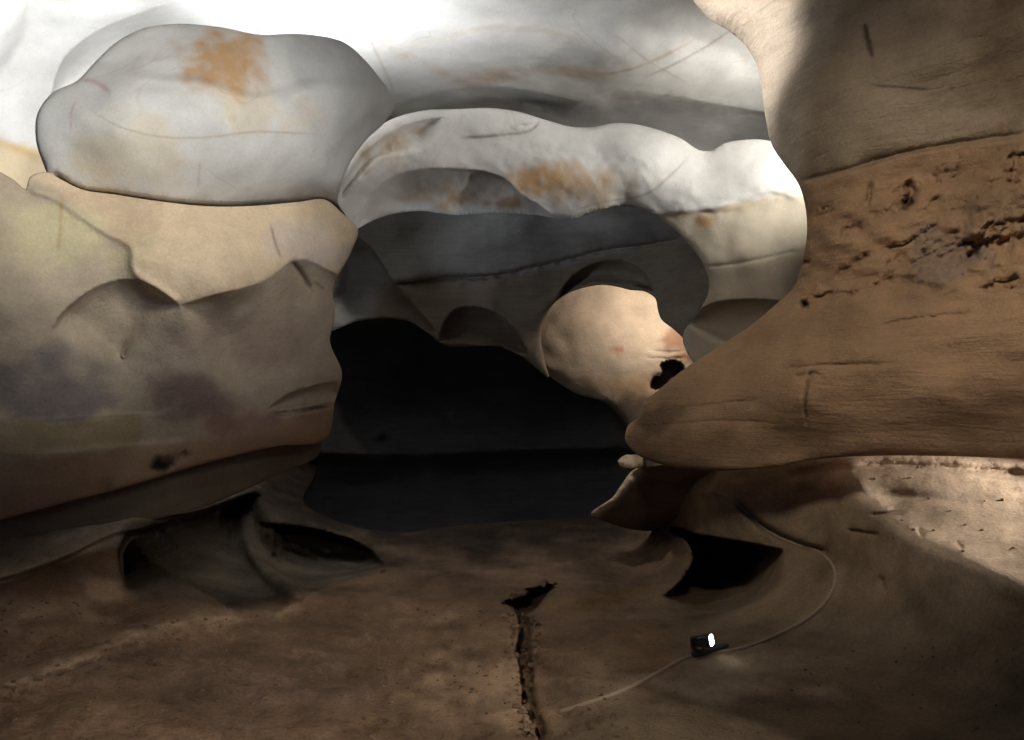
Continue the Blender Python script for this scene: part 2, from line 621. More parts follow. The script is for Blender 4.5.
# ------------------------------------------------------------------ pale boss, upper left
tag(relief('rock_boss',
    [(36, 140, 6), (38, 112, 6), (51, 94, 6), (78, 80, 6), (94, 63, 6), (118, 41, 7), (145, 28, 7), (172, 24, 6), (219, 27, 6), (266, 35, 6),
     (282, 34, 5), (313, 35, 6), (345, 43, 6), (364, 59, 5), (378, 76, 5), (391, 95, 4), (394, 108, 3), (385, 122, 3), (367, 139, 3), (351, 161, 3), (341, 185, 3), (338, 202, 2), (346, 216), (352, 240), (340, 250), (250, 250, 0), (140, 240, 0), (60, 200, 0), (44, 166, 8)],
    [(40, 130, 5.0), (110, 60, 5.4), (180, 30, 5.75), (300, 40, 6.1), (380, 90, 6.5), (200, 110, 5.25), (120, 130, 5.0), (300, 120, 5.9), (200, 190, 5.45), (90, 180, 5.15), (330, 190, 6.25), (360, 150, 6.4), (390, 120, 6.6), (250, 240, 6.2), (360, 230, 7.0), (330, 225, 6.9)],
    M_PALE, (0.50, 0.50, 0.485),
    feats=[lip([(262, 108), (285, 95), (310, 84), (345, 84), (375, 96), (395, 120)], -0.10, 60, 10, 0.2),
           lip([(90, 50), (110, 68), (150, 76), (200, 80), (260, 95), (300, 80)], -0.07, 40, 5, 0.2),
           ridge([(50, 170), (78, 189), (118, 195), (165, 202), (204, 206), (251, 206), (298, 202), (325, 200), (341, 213), (358, 227)], 0.06, 3, 0.05, 0.3),
           lip([(47, 168), (78, 189), (118, 195), (165, 202), (204, 206), (251, 206), (298, 202), (325, 200), (345, 215)], 0.05, 30, 2, 0.1),
           rough(0.02, 0.35, 3, 4)],
    zones=[zell(226, 62, 60, 46, (0.40, 0.255, 0.14), 1.0, 12, 0.2, 1, 0.12, 0.6, (1, 1, 4), fine=2.0), zell(225, 85, 60, 26, RUST, 0.4, 0, 0.5, 2, 0.15, 0.9),
           zell(255, 110, 60, 25, CREAM, 0.5, 0, 0.5, 3), zell(110, 150, 75, 50, (0.48, 0.43, 0.33), 0.7, 0, 0.5, 4),
           zell(310, 60, 30, 40, (0.36, 0.36, 0.37), 0.5, 30, 0.4, 5),
           zline([(80, 80), (96, 82), (112, 94)], 2.5, (0.42, 0.27, 0.25), 0.7),
           zline([(78, 100), (110, 122), (150, 135), (200, 138), (260, 132), (330, 136)], 1.3, (0.34, 0.29, 0.22), 0.6, jag=0.3),
           zline([(78, 95), (72, 110), (71, 135)], 1.2, (0.38, 0.26, 0.25), 0.5),
           zline([(45, 165), (70, 188), (110, 198), (165, 205)], 4, RUST, 0.6, nz=0.8),
           zline([(200, 160), (198, 190)], 1.5, (0.36, 0.31, 0.28), 0.5)],
    back=0.45, noise=0.02), 'Pale grey rounded rock boss with an orange-brown stain below the white ceiling', 'rock')

# ------------------------------------------------------------------ left wall
tag(relief('rock_wall',
    [(-320, 140), (-60, 166), (0, 172, 4), (14, 180, 4), (26, 189, 3), (29, 178, 3), (46, 172, 3), (62, 180, 2), (78, 188, 2), (118, 195, 2), (165, 202, 2), (204, 206, 2), (251, 206, 2), (298, 202, 2), (326, 200, 2), (342, 213, 3), (358, 230, 6), (352, 250, 7), (333, 289, 7), (335, 316, 7), (330, 340, 7), (342, 375, 8), (335, 402, 8), (327, 438, 7),
     (278, 446, 7), (196, 466, 6), (129, 486, 5), (60, 504, 5), (0, 520, 5), (-140, 560, 5), (-320, 600, 0)],
    [(-300, 120, 3.5), (-300, 400, 3.5), (-300, 600, 3.8), (0, 200, 4.65), (0, 300, 4.55), (0, 400, 4.7), (0, 500, 4.85), (130, 200, 5.05), (210, 205, 5.3), (320, 205, 6.1), (350, 240, 6.3),
     (220, 285, 5.0), (160, 285, 4.95), (270, 275, 5.45), (300, 260, 5.7), (330, 300, 6.1), (220, 340, 5.25), (250, 400, 5.75), (130, 330, 5.03), (130, 420, 5.25), (240, 440, 5.85), (325, 420, 6.4), (320, 360, 6.2), (60, 470, 4.98)],
    M_BAND, TAN,
    feats=[ridge([(27, 189), (48, 195), (75, 211), (104, 231), (132, 248), (134, 270), (158, 288), (180, 304)], -0.025, 4, 0.05),
           scoop([(50, 332), (62, 312), (75, 300), (95, 287), (120, 279), (142, 281), (160, 290), (181, 306)], [(50, 332), (70, 385), (130, 400), (175, 380), (181, 306)], 0.15, 0.0, 6, taper=0.3),
           scoop([(180, 305), (198, 299), (219, 293), (245, 287), (266, 279), (279, 270), (291, 261), (303, 259), (325, 268), (385, 300)], [(180, 305), (185, 385), (240, 425), (325, 430), (390, 400), (385, 300)], 0.19, 0.0, 6, taper=0.22),
           scoop([(268, 408), (285, 395), (310, 386), (338, 380)], [(268, 411), (300, 410), (338, 402)], 0.10, 0.0, 4),
           ridge([(290, 260), (300, 272), (312, 292)], 0.04, 3, 0.2, 0.3),
           lip([(270, 415), (290, 413), (310, 409), (334, 404)], -0.05, 30, 2, 0.1),
           ridge([(270, 415), (290, 413), (310, 409), (334, 404)], 0.05, 2, 0.1, 0.4),
           lip([(0, 422), (60, 420), (120, 416), (170, 412)], -0.03, 25, 3, 0.2),
           lip([(0, 452), (60, 450), (130, 444), (200, 440)], -0.03, 25, 3, 0.2),
           blob(163, 464, 14, 7, 0.20, -12), blob(183, 456, 12, 4, 0.05, -12), blob(105, 490, 10, 12, 0.05, 0),
           rough(0.03, 0.5, 4, 9)],
    zones=[zpoly([(10, 170), (60, 190), (133, 248), (134, 270), (180, 304), (266, 279), (300, 255), (360, 235), (330, 190), (200, 180)], 10, (0.53, 0.42, 0.29), 1),
           zpoly([(62, 192), (104, 228), (133, 247), (150, 240), (166, 215), (165, 200), (110, 192)], 6, (0.46, 0.35, 0.24), 0.8, 4),
           zell(300, 240, 50, 30, (0.45, 0.38, 0.33), 0.7),
           zell(60, 230, 90, 50, (0.45, 0.40, 0.255), 0.95),
           zell(240, 340, 110, 45, (0.36, 0.28, 0.22), 0.7, 10),
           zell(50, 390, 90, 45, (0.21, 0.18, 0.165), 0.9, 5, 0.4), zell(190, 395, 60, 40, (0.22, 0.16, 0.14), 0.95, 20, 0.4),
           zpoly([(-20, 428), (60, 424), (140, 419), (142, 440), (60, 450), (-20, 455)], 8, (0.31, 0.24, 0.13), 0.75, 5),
           zell(230, 425, 60, 12, (0.28, 0.17, 0.14), 0.8, -4),
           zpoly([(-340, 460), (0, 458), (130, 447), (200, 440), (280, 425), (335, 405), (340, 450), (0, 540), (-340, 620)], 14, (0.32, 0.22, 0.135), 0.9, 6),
           zell(163, 464, 17, 9, BLACK, 0.9, -15, 0.4, 3, 0.06), zell(185, 455, 14, 6, (0.1, 0.07, 0.05), 0.8, -15, 0.6, 3, 0.06),
           zline([(62, 190), (60, 230), (58, 255)], 2, (0.32, 0.2, 0.08), 0.5), zline([(270, 222), (276, 245), (282, 260)], 1.5, (0.2, 0.14, 0.12), 0.7),
           zline([(290, 258), (300, 272), (314, 294)], 1.8, (0.10, 0.06, 0.06), 0.8), zline([(313, 280), (325, 290)], 1.5, (0.14, 0.09, 0.09), 0.6),  # dark lines paint the shade in the fold
           zline([(270, 416), (290, 413), (310, 409), (332, 405)], 1.6, BLACK, 0.9, 0.1, 0.5, 0.3),
           zline([(0, 422), (60, 420), (120, 416), (170, 412)], 2, (0.12, 0.09, 0.08), 0.6, 0.2, 0.4, 0.2)],
    back=0.7, noise=0.02), 'Cream and tan banded rock wall with a lit upper lobe, overhanging the floor on the left', 'rock wall')

# set-back foot of the left wall, under its overhang
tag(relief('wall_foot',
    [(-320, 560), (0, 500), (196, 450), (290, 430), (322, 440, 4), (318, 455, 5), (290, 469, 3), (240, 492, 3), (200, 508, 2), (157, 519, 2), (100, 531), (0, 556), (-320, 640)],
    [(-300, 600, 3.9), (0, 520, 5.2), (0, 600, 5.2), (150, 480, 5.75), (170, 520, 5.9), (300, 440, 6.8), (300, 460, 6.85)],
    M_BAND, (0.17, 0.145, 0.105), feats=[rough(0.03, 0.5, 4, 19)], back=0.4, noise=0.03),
    'Dark recessed rock foot in shadow under the overhang of the left wall', 'rock')

# ------------------------------------------------------------------ far arch (lit lobes)
tag(relief('rock_arch',
    [(300, 230), (330, 200, 4), (338, 178, 5), (351, 156, 6), (366, 138, 6), (386, 122, 6), (420, 111, 5), (457, 109, 4), (490, 108, 4), (520, 112, 4), (546, 120, 4), (574, 127, 5), (592, 127, 6), (613, 123, 7), (635, 124, 7), (652, 128, 7), (680, 138, 6), (703, 151, 4), (710, 151, 4),
     (725, 143, 6), (742, 140, 7), (765, 140, 7), (785, 146, 6), (830, 180), (860, 360), (700, 372), (683, 334, 5), (699, 312, 6), (709, 287, 7), (706, 270, 7), (698, 256, 6), (683, 238, 5), (667, 224, 5), (647, 211, 5), (624, 206, 6),
     (608, 208, 5), (590, 213, 5), (574, 219, 6), (535, 215, 8), (496, 213, 10), (457, 215, 12), (417, 211, 9), (385, 216, 8), (359, 228, 4), (340, 242)],
    [(300, 230, 9.4), (345, 170, 9.4), (400, 125, 9.7), (480, 112, 9.9), (580, 130, 10.2), (640, 128, 10.2), (700, 150, 10.2), (760, 142, 10.0), (830, 180, 9.8),
     (420, 160, 9.75), (400, 205, 10.1), (520, 150, 10.0), (480, 210, 10.3), (580, 180, 10.1), (560, 212, 10.3), (640, 170, 10.0), (620, 204, 10.2), (690, 190, 9.95), (760, 180, 9.75),
     (760, 215, 9.72), (720, 260, 9.8), (780, 280, 9.45), (700, 330, 10.0), (800, 340, 9.5), (690, 230, 10.0)],
    M_PALE, PALE,
    feats=[scoop([(352, 234), (358, 218), (363, 207), (371, 194), (390, 178), (421, 169), (457, 168), (484, 171), (508, 181), (519, 193), (540, 206), (562, 226)], [(352, 234), (400, 238), (457, 240), (510, 238), (562, 226)], 0.28, 0.06, 4),
           scoop([(338, 205), (344, 184), (354, 164), (374, 144), (400, 127), (445, 116)], [(338, 205), (356, 186), (380, 160), (425, 150), (445, 116)], 0.10, 0.0, 4),
           ridge([(495, 134), (505, 132), (520, 126), (537, 124), (541, 117)], 0.03, 1.6, 0.2, 0.2),
           lip([(455, 138), (500, 134), (537, 125)], 0.03, 30, 3, 0.3),
           blob(650, 150, 60, 24, -0.04, 10),
           lip([(640, 222), (663, 215), (702, 211), (741, 202), (770, 193), (800, 200)], 0.02, 35, 3, 0.1),
           blob(722, 207, 24, 6, -0.03, -6),
           scoop([(688, 326), (697, 312), (710, 304), (738, 299), (777, 300), (815, 310)], [(688, 326), (740, 352), (815, 345)], 0.45, 0.1),
           ridge([(690, 268), (740, 263), (800, 250)], 0.015, 2, 0.1),
           rough(0.02, 0.5, 4, 12)],
    zones=[zell(388, 147, 42, 21, (0.36, 0.25, 0.15), 0.85, -35, 0.5, 1, 0.2, 0.9, fine=2.0), zell(470, 194, 84, 22, RUST, 0.85, 3, 0.4, 2, 0.25, 0.9, fine=2.0), zell(500, 203, 48, 8, ORANGE, 0.9, 4, 0.5, 9, 0.2, 0.9, fine=2.0),
           zell(542, 179, 44, 26, (0.46, 0.27, 0.12), 0.9, -5, 0.5, 3, 0.25, 1.0, fine=2.0), zell(588, 184, 76, 25, (0.5, 0.33, 0.18), 0.8, 8, 0.5, 4, 0.3, 1.0, fine=2.0),
           zpoly([(630, 222), (663, 216), (702, 212), (741, 203), (790, 196), (830, 200), (860, 380), (690, 380), (700, 260)], 5, (0.50, 0.43, 0.32), 0.9, 2),
           zpoly([(680, 270), (740, 264), (830, 248), (850, 400), (680, 400)], 4, (0.42, 0.35, 0.26), 0.8, 2),
           zell(706, 222, 18, 9, (0.45, 0.26, 0.10), 0.8, 0, 0.5, 6, 0.2), zline([(660, 218), (690, 213), (730, 210), (760, 200), (800, 188)], 2.5, (0.5, 0.33, 0.14), 0.6, 0.1, 0.5),
           zline([(560, 215), (600, 203), (650, 192), (672, 174), (695, 150)], 1.2, (0.36, 0.32, 0.27), 0.7),
           zline([(455, 138), (500, 135), (537, 125), (540, 117)], 1.5, (0.15, 0.13, 0.12), 0.6)],
    back=0.5, noise=0.03), 'Brightly lit white rock arch with orange stains, framing the dark passage', 'rock arch')

# ------------------------------------------------------------------ dim inner vault of the passage
tag(relief('passage_vault',
    [(250, 160), (420, 170), (640, 170), (760, 180), (770, 420), (720, 380), (690, 345), (672, 328, 3), (661, 319, 4), (658, 311, 4), (655, 298, 4), (646, 292, 4), (630, 290, 4), (618, 287, 5), (602, 285, 6), (587, 287, 6), (565, 295, 7), (551, 307, 8), (544, 320, 8), (541, 340, 8), (545, 362, 8), (549, 378, 6),
     (535, 367, 6), (519, 355, 7), (500, 347, 7), (480, 346, 7), (460, 347, 7), (445, 346, 7), (429, 334, 8), (410, 322, 8), (392, 319, 8), (378, 319, 8), (355, 322, 8), (335, 330, 8), (300, 340), (250, 340)],
    [(300, 180, 12.0), (300, 330, 12.6), (420, 190, 11.6), (420, 240, 12.2), (420, 300, 12.6), (540, 190, 11.7), (540, 240, 12.2), (500, 330, 12.9), (545, 300, 13.0), (620, 190, 11.4), (620, 240, 11.9), (690, 250, 11.2), (690, 310, 11.6), (620, 280, 12.6), (350, 300, 12.7), (720, 380, 11.9)],
    M_DARK, (0.34, 0.33, 0.31),
    feats=[ridge([(392, 286), (443, 278), (500, 275), (530, 268), (560, 262), (600, 251), (640, 246), (682, 239)], 0.14, 2, 0.05, 0.4),
           lip([(392, 286), (443, 278), (500, 275), (560, 262), (600, 251), (682, 239)], 0.15, 30, 3, 0.1),
           scoop([(438, 342), (444, 322), (453, 310), (472, 306), (496, 312), (515, 328), (530, 354)], [(438, 342), (480, 348), (530, 358)], 0.5, 0.1),
           scoop([(556, 302), (566, 282), (580, 270), (598, 262), (621, 260), (641, 268), (657, 294)], [(556, 302), (587, 286), (620, 286), (657, 294)], 0.5, 0.3),
           scoop([(330, 240), (358, 238), (375, 252), (395, 283), (412, 302), (440, 335)], [(330, 240), (335, 325), (400, 330), (440, 335)], 0.5, 0.4, 3),
           blob(620, 225, 70, 25, -0.3),
           rough(0.05, 0.8, 5, 21)],
    zones=[zpoly([(385, 290), (500, 278), (600, 256), (690, 244), (700, 420), (380, 420)], 12, (0.30, 0.24, 0.165), 0.8, 4)],
    back=0.5, noise=0.06), 'Dim grey vault of the inner passage, crossed by a long dark crack', 'rock vault')

# ------------------------------------------------------------------ bright round chamber
tag(relief('chamber_wall',
    [(500, 270), (680, 260), (800, 280), (800, 480), (700, 470), (650, 470), (636, 446, 4), (624, 424, 6), (606, 404, 7), (575, 393, 9), (560, 384, 9), (547, 374, 8), (520, 340, 6), (500, 310)],
    [(500, 280, 14.3), (545, 340, 14.2), (560, 380, 14.2), (600, 345, 14.15), (600, 395, 14.0), (600, 285, 14.5), (640, 300, 14.6), (660, 330, 14.4), (700, 350, 14.1), (640, 405, 13.8), (690, 400, 13.7), (780, 380, 13.5), (780, 300, 14)],
    M_BAND, (0.56, 0.46, 0.35),
    feats=[ridge([(645, 350), (662, 352), (690, 351)], 0.03, 1.5, 0.3, 0.3), ridge([(640, 357), (665, 359), (690, 357)], 0.03, 1.5, 0.3, 0.3),
           blob(673, 369, 11, 9, 3.5, 0, 0.3), blob(659, 381, 9, 6, 3.0, -20, 0.3), rough(0.04, 0.5, 4, 33)],
    zones=[zell(618, 350, 9, 5, (0.48, 0.22, 0.12), 0.7, -25), zell(680, 345, 25, 22, (0.30, 0.15, 0.09), 0.8), zell(640, 385, 40, 18, (0.42, 0.27, 0.16), 0.7, 10),
           zell(673, 369, 11, 9, BLACK, 0.9, 0, 0.1), zell(659, 381, 9, 6, BLACK, 0.9, -20, 0.1),  # shade inside the two holes painted black
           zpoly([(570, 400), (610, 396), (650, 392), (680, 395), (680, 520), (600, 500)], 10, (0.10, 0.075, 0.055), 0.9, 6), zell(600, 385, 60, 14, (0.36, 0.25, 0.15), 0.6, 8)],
    back=0.4, noise=0.04), 'Brightly lit round cream chamber wall at the end of the passage', 'rock wall')

# ------------------------------------------------------------------ dark end wall
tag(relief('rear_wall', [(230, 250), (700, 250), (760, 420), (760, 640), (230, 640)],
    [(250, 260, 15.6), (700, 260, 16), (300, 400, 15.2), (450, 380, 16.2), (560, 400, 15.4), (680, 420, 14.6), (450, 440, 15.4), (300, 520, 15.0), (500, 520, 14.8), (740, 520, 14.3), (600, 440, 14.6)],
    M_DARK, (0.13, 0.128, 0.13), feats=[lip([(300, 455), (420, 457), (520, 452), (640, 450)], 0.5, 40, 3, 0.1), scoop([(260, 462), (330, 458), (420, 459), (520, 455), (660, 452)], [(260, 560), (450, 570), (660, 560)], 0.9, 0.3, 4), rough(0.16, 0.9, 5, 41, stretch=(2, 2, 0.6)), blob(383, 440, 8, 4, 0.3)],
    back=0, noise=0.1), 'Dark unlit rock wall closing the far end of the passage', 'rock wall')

# ------------------------------------------------------------------ right buttress
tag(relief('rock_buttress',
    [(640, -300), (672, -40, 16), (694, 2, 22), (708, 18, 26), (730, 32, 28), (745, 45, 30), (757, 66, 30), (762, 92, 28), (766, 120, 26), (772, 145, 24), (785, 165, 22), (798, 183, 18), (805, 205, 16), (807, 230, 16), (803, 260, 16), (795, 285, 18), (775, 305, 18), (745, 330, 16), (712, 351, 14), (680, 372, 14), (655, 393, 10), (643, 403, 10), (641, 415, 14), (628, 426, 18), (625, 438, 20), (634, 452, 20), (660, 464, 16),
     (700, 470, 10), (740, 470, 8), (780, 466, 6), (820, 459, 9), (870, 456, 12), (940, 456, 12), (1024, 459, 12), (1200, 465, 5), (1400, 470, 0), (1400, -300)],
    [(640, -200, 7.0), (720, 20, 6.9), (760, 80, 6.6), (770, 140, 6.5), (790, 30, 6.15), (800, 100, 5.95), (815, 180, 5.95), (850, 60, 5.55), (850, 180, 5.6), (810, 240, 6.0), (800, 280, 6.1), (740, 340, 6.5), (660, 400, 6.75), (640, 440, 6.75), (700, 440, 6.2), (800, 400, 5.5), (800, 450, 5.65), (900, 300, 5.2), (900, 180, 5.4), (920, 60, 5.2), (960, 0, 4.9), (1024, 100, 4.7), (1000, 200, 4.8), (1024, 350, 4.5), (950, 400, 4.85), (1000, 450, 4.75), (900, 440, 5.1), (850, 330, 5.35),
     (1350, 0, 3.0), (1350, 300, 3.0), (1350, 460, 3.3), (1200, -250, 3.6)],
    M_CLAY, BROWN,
    feats=[ridge([(803, 183), (850, 169), (900, 154), (960, 143), (1024, 134)], 0.05, 3, 0.05, 0.4),
           lip([(800, 184), (850, 170), (900, 155), (960, 144), (1030, 134)], -0.04, 60, 2, 0.05),
           ridge([(864, 22), (867, 38), (872, 58)], 0.05, 2, 0.3, 0.8),
           pits(0.035, 0.07, 0.32, 57, [(800, 300), (830, 284), (900, 258), (940, 235), (1040, 212), (1040, 240), (950, 262), (900, 276), (830, 300)], 16, (2.4, 2.4, 0.8), shear=0.42),
           pits(0.03, 0.06, 0.35, 58, [(858, 206), (880, 190), (905, 178), (925, 184), (930, 205), (990, 178), (1030, 150), (1040, 165), (980, 205), (920, 220), (870, 216)], 16, (1.5, 1.5, 1.0), shear=0.5),
           pits(0.06, 0.13, 0.45, 59, [(800, 215), (900, 180), (1040, 140), (1040, 300), (900, 300), (800, 300)], 30, (1.8, 1.8, 0.8), shear=0.45),
           ridge([(909, 180), (911, 192), (906, 204), (901, 212)], 0.14, 4, 0.2, 1.0), ridge([(872, 180), (869, 195), (866, 206)], 0.05, 2, 0.3, 0.6),
           blob(805, 305, 4, 5, 0.15, 0, 0.7),
           ridge([(770, 372), (800, 367), (840, 365), (895, 364)], 0.025, 1.5, 0.3, 0.5), ridge([(790, 378), (808, 374), (825, 376)], 0.03, 2, 0.3, 0.8),
           ridge([(660, 408), (700, 406), (730, 402), (770, 400)], 0.02, 1.5, 0.3, 0.4), ridge([(655, 425), (720, 421), (790, 424)], 0.015, 1.5, 0.3, 0.3),
           ridge([(805, 300), (835, 294), (870, 290)], 0.03, 1.5, 0.3, 0.6), ridge([(860, 330), (920, 318), (1000, 312)], 0.02, 1.5, 0.3, 0.5),
           ridge([(815, 366), (808, 382), (805, 402), (806, 430)], 0.03, 1.6, 0.2, 0.4),
           rough(0.035, 0.16, 4, 52, [(800, 215), (870, 195), (960, 170), (1060, 140), (1060, 290), (930, 300), (800, 310)], 50, (1.6, 1.6, 0.8)),
           rough(0.05, 0.45, 4, 53, None, 40, (1.8, 1.8, 0.7)),
           rough(0.06, 0.10, 4, 54, [(900, 260), (940, 230), (1000, 205), (1040, 220), (1000, 262), (940, 290)], 30)],
    zones=[zpoly([(600, -340), (1000, -340), (1440, -340), (1440, 100), (1300, 106), (1160, 118), (1080, 128), (1024, 135), (960, 144), (900, 155), (850, 170), (800, 184), (740, 200), (640, 60)], 14, GREYTAN, 1, 2),
           zpoly([(600, -340), (850, -340), (838, 0), (815, 60), (800, 120), (797, 180), (700, 200)], 40, (0.55, 0.47, 0.38), 1, 6),  # lit flank painted paler, up to where the light ends
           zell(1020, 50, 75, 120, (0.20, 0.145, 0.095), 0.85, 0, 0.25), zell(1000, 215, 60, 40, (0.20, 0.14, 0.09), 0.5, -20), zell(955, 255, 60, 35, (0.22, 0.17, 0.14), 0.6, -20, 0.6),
           zline([(864, 22), (867, 38), (872, 58)], 2, BLACK, 0.9, 0.1, 0.3, 0.4), zline([(868, 85), (900, 87), (935, 90)], 1.5, BLACK, 0.6),
           zell(908, 197, 8, 15, BLACK, 0.85, 20, 0.8, 3, 0.08), zell(805, 305, 4, 4, BLACK, 0.9, 0, 0.3), zell(660, 420, 25, 12, (0.12, 0.08, 0.05), 0.7, -20, 0.6, 5, 0.2),
           zell(742, 448, 110, 22, (0.21, 0.135, 0.08), 0.7, -3, 0.4), zline([(1000, 120), (1004, 140)], 3, (0.25, 0.10, 0.07), 0.6),
           zline([(815, 366), (808, 382), (805, 402), (806, 430)], 2, BLACK, 0.7, 0.1, 0.4, 0.2)],
    back=0.3, noise=0.03), 'Huge brown clay-coated rock buttress bulging from the right side', 'rock')

# ------------------------------------------------------------------ floor with clay bank
fl = [(512, 740, 4.0), (512, 860, 3.0), (200, 860, 2.9), (900, 860, 2.75), (512, 660, 5.1), (512, 600, 6.3), (512, 540, 8.7), (450, 500, 11.0), (512, 470, 14.6), (300, 470, 13.6), (300, 452, 17.5), (450, 452, 18), (620, 452, 17.5), (620, 540, 8.6), (600, 475, 13.8), (600, 620, 5.85), (660, 560, 7.6),
      (0, 740, 3.7), (0, 650, 4.3), (0, 548, 5.12), (0, 578, 4.8), (80, 532, 5.48), (150, 516, 5.8), (150, 535, 5.66), (100, 640, 4.6), (120, 580, 5.4), (300, 740, 3.95), (300, 610, 5.95), (400, 560, 7.7), (-300, 700, 3.2), (-300, 860, 2.6), (-300, 600, 3.6),
      (1024, 740, 4.0), (1024, 690, 4.15), (1024, 588, 4.45), (1024, 530, 5.0), (1024, 475, 5.6), (960, 557, 4.85), (960, 640, 4.65), (960, 500, 5.4), (900, 530, 5.3), (900, 478, 5.8), (900, 640, 5.0), (850, 472, 6.05), (780, 475, 6.5), (700, 480, 7.0), (760, 540, 6.45),
      (850, 560, 5.75), (850, 640, 5.15), (712, 656, 5.15), (760, 600, 5.9), (850, 740, 4.0), (700, 740, 4.0), (1130, 630, 3.9), (1130, 740, 3.7), (1130, 520, 4.8), (1300, 480, 4.9), (1300, 740, 3.2)]
CRACK = [(507, 598), (516, 612), (519, 632), (515, 650), (519, 668), (522, 690), (524, 708), (532, 722), (540, 745)]
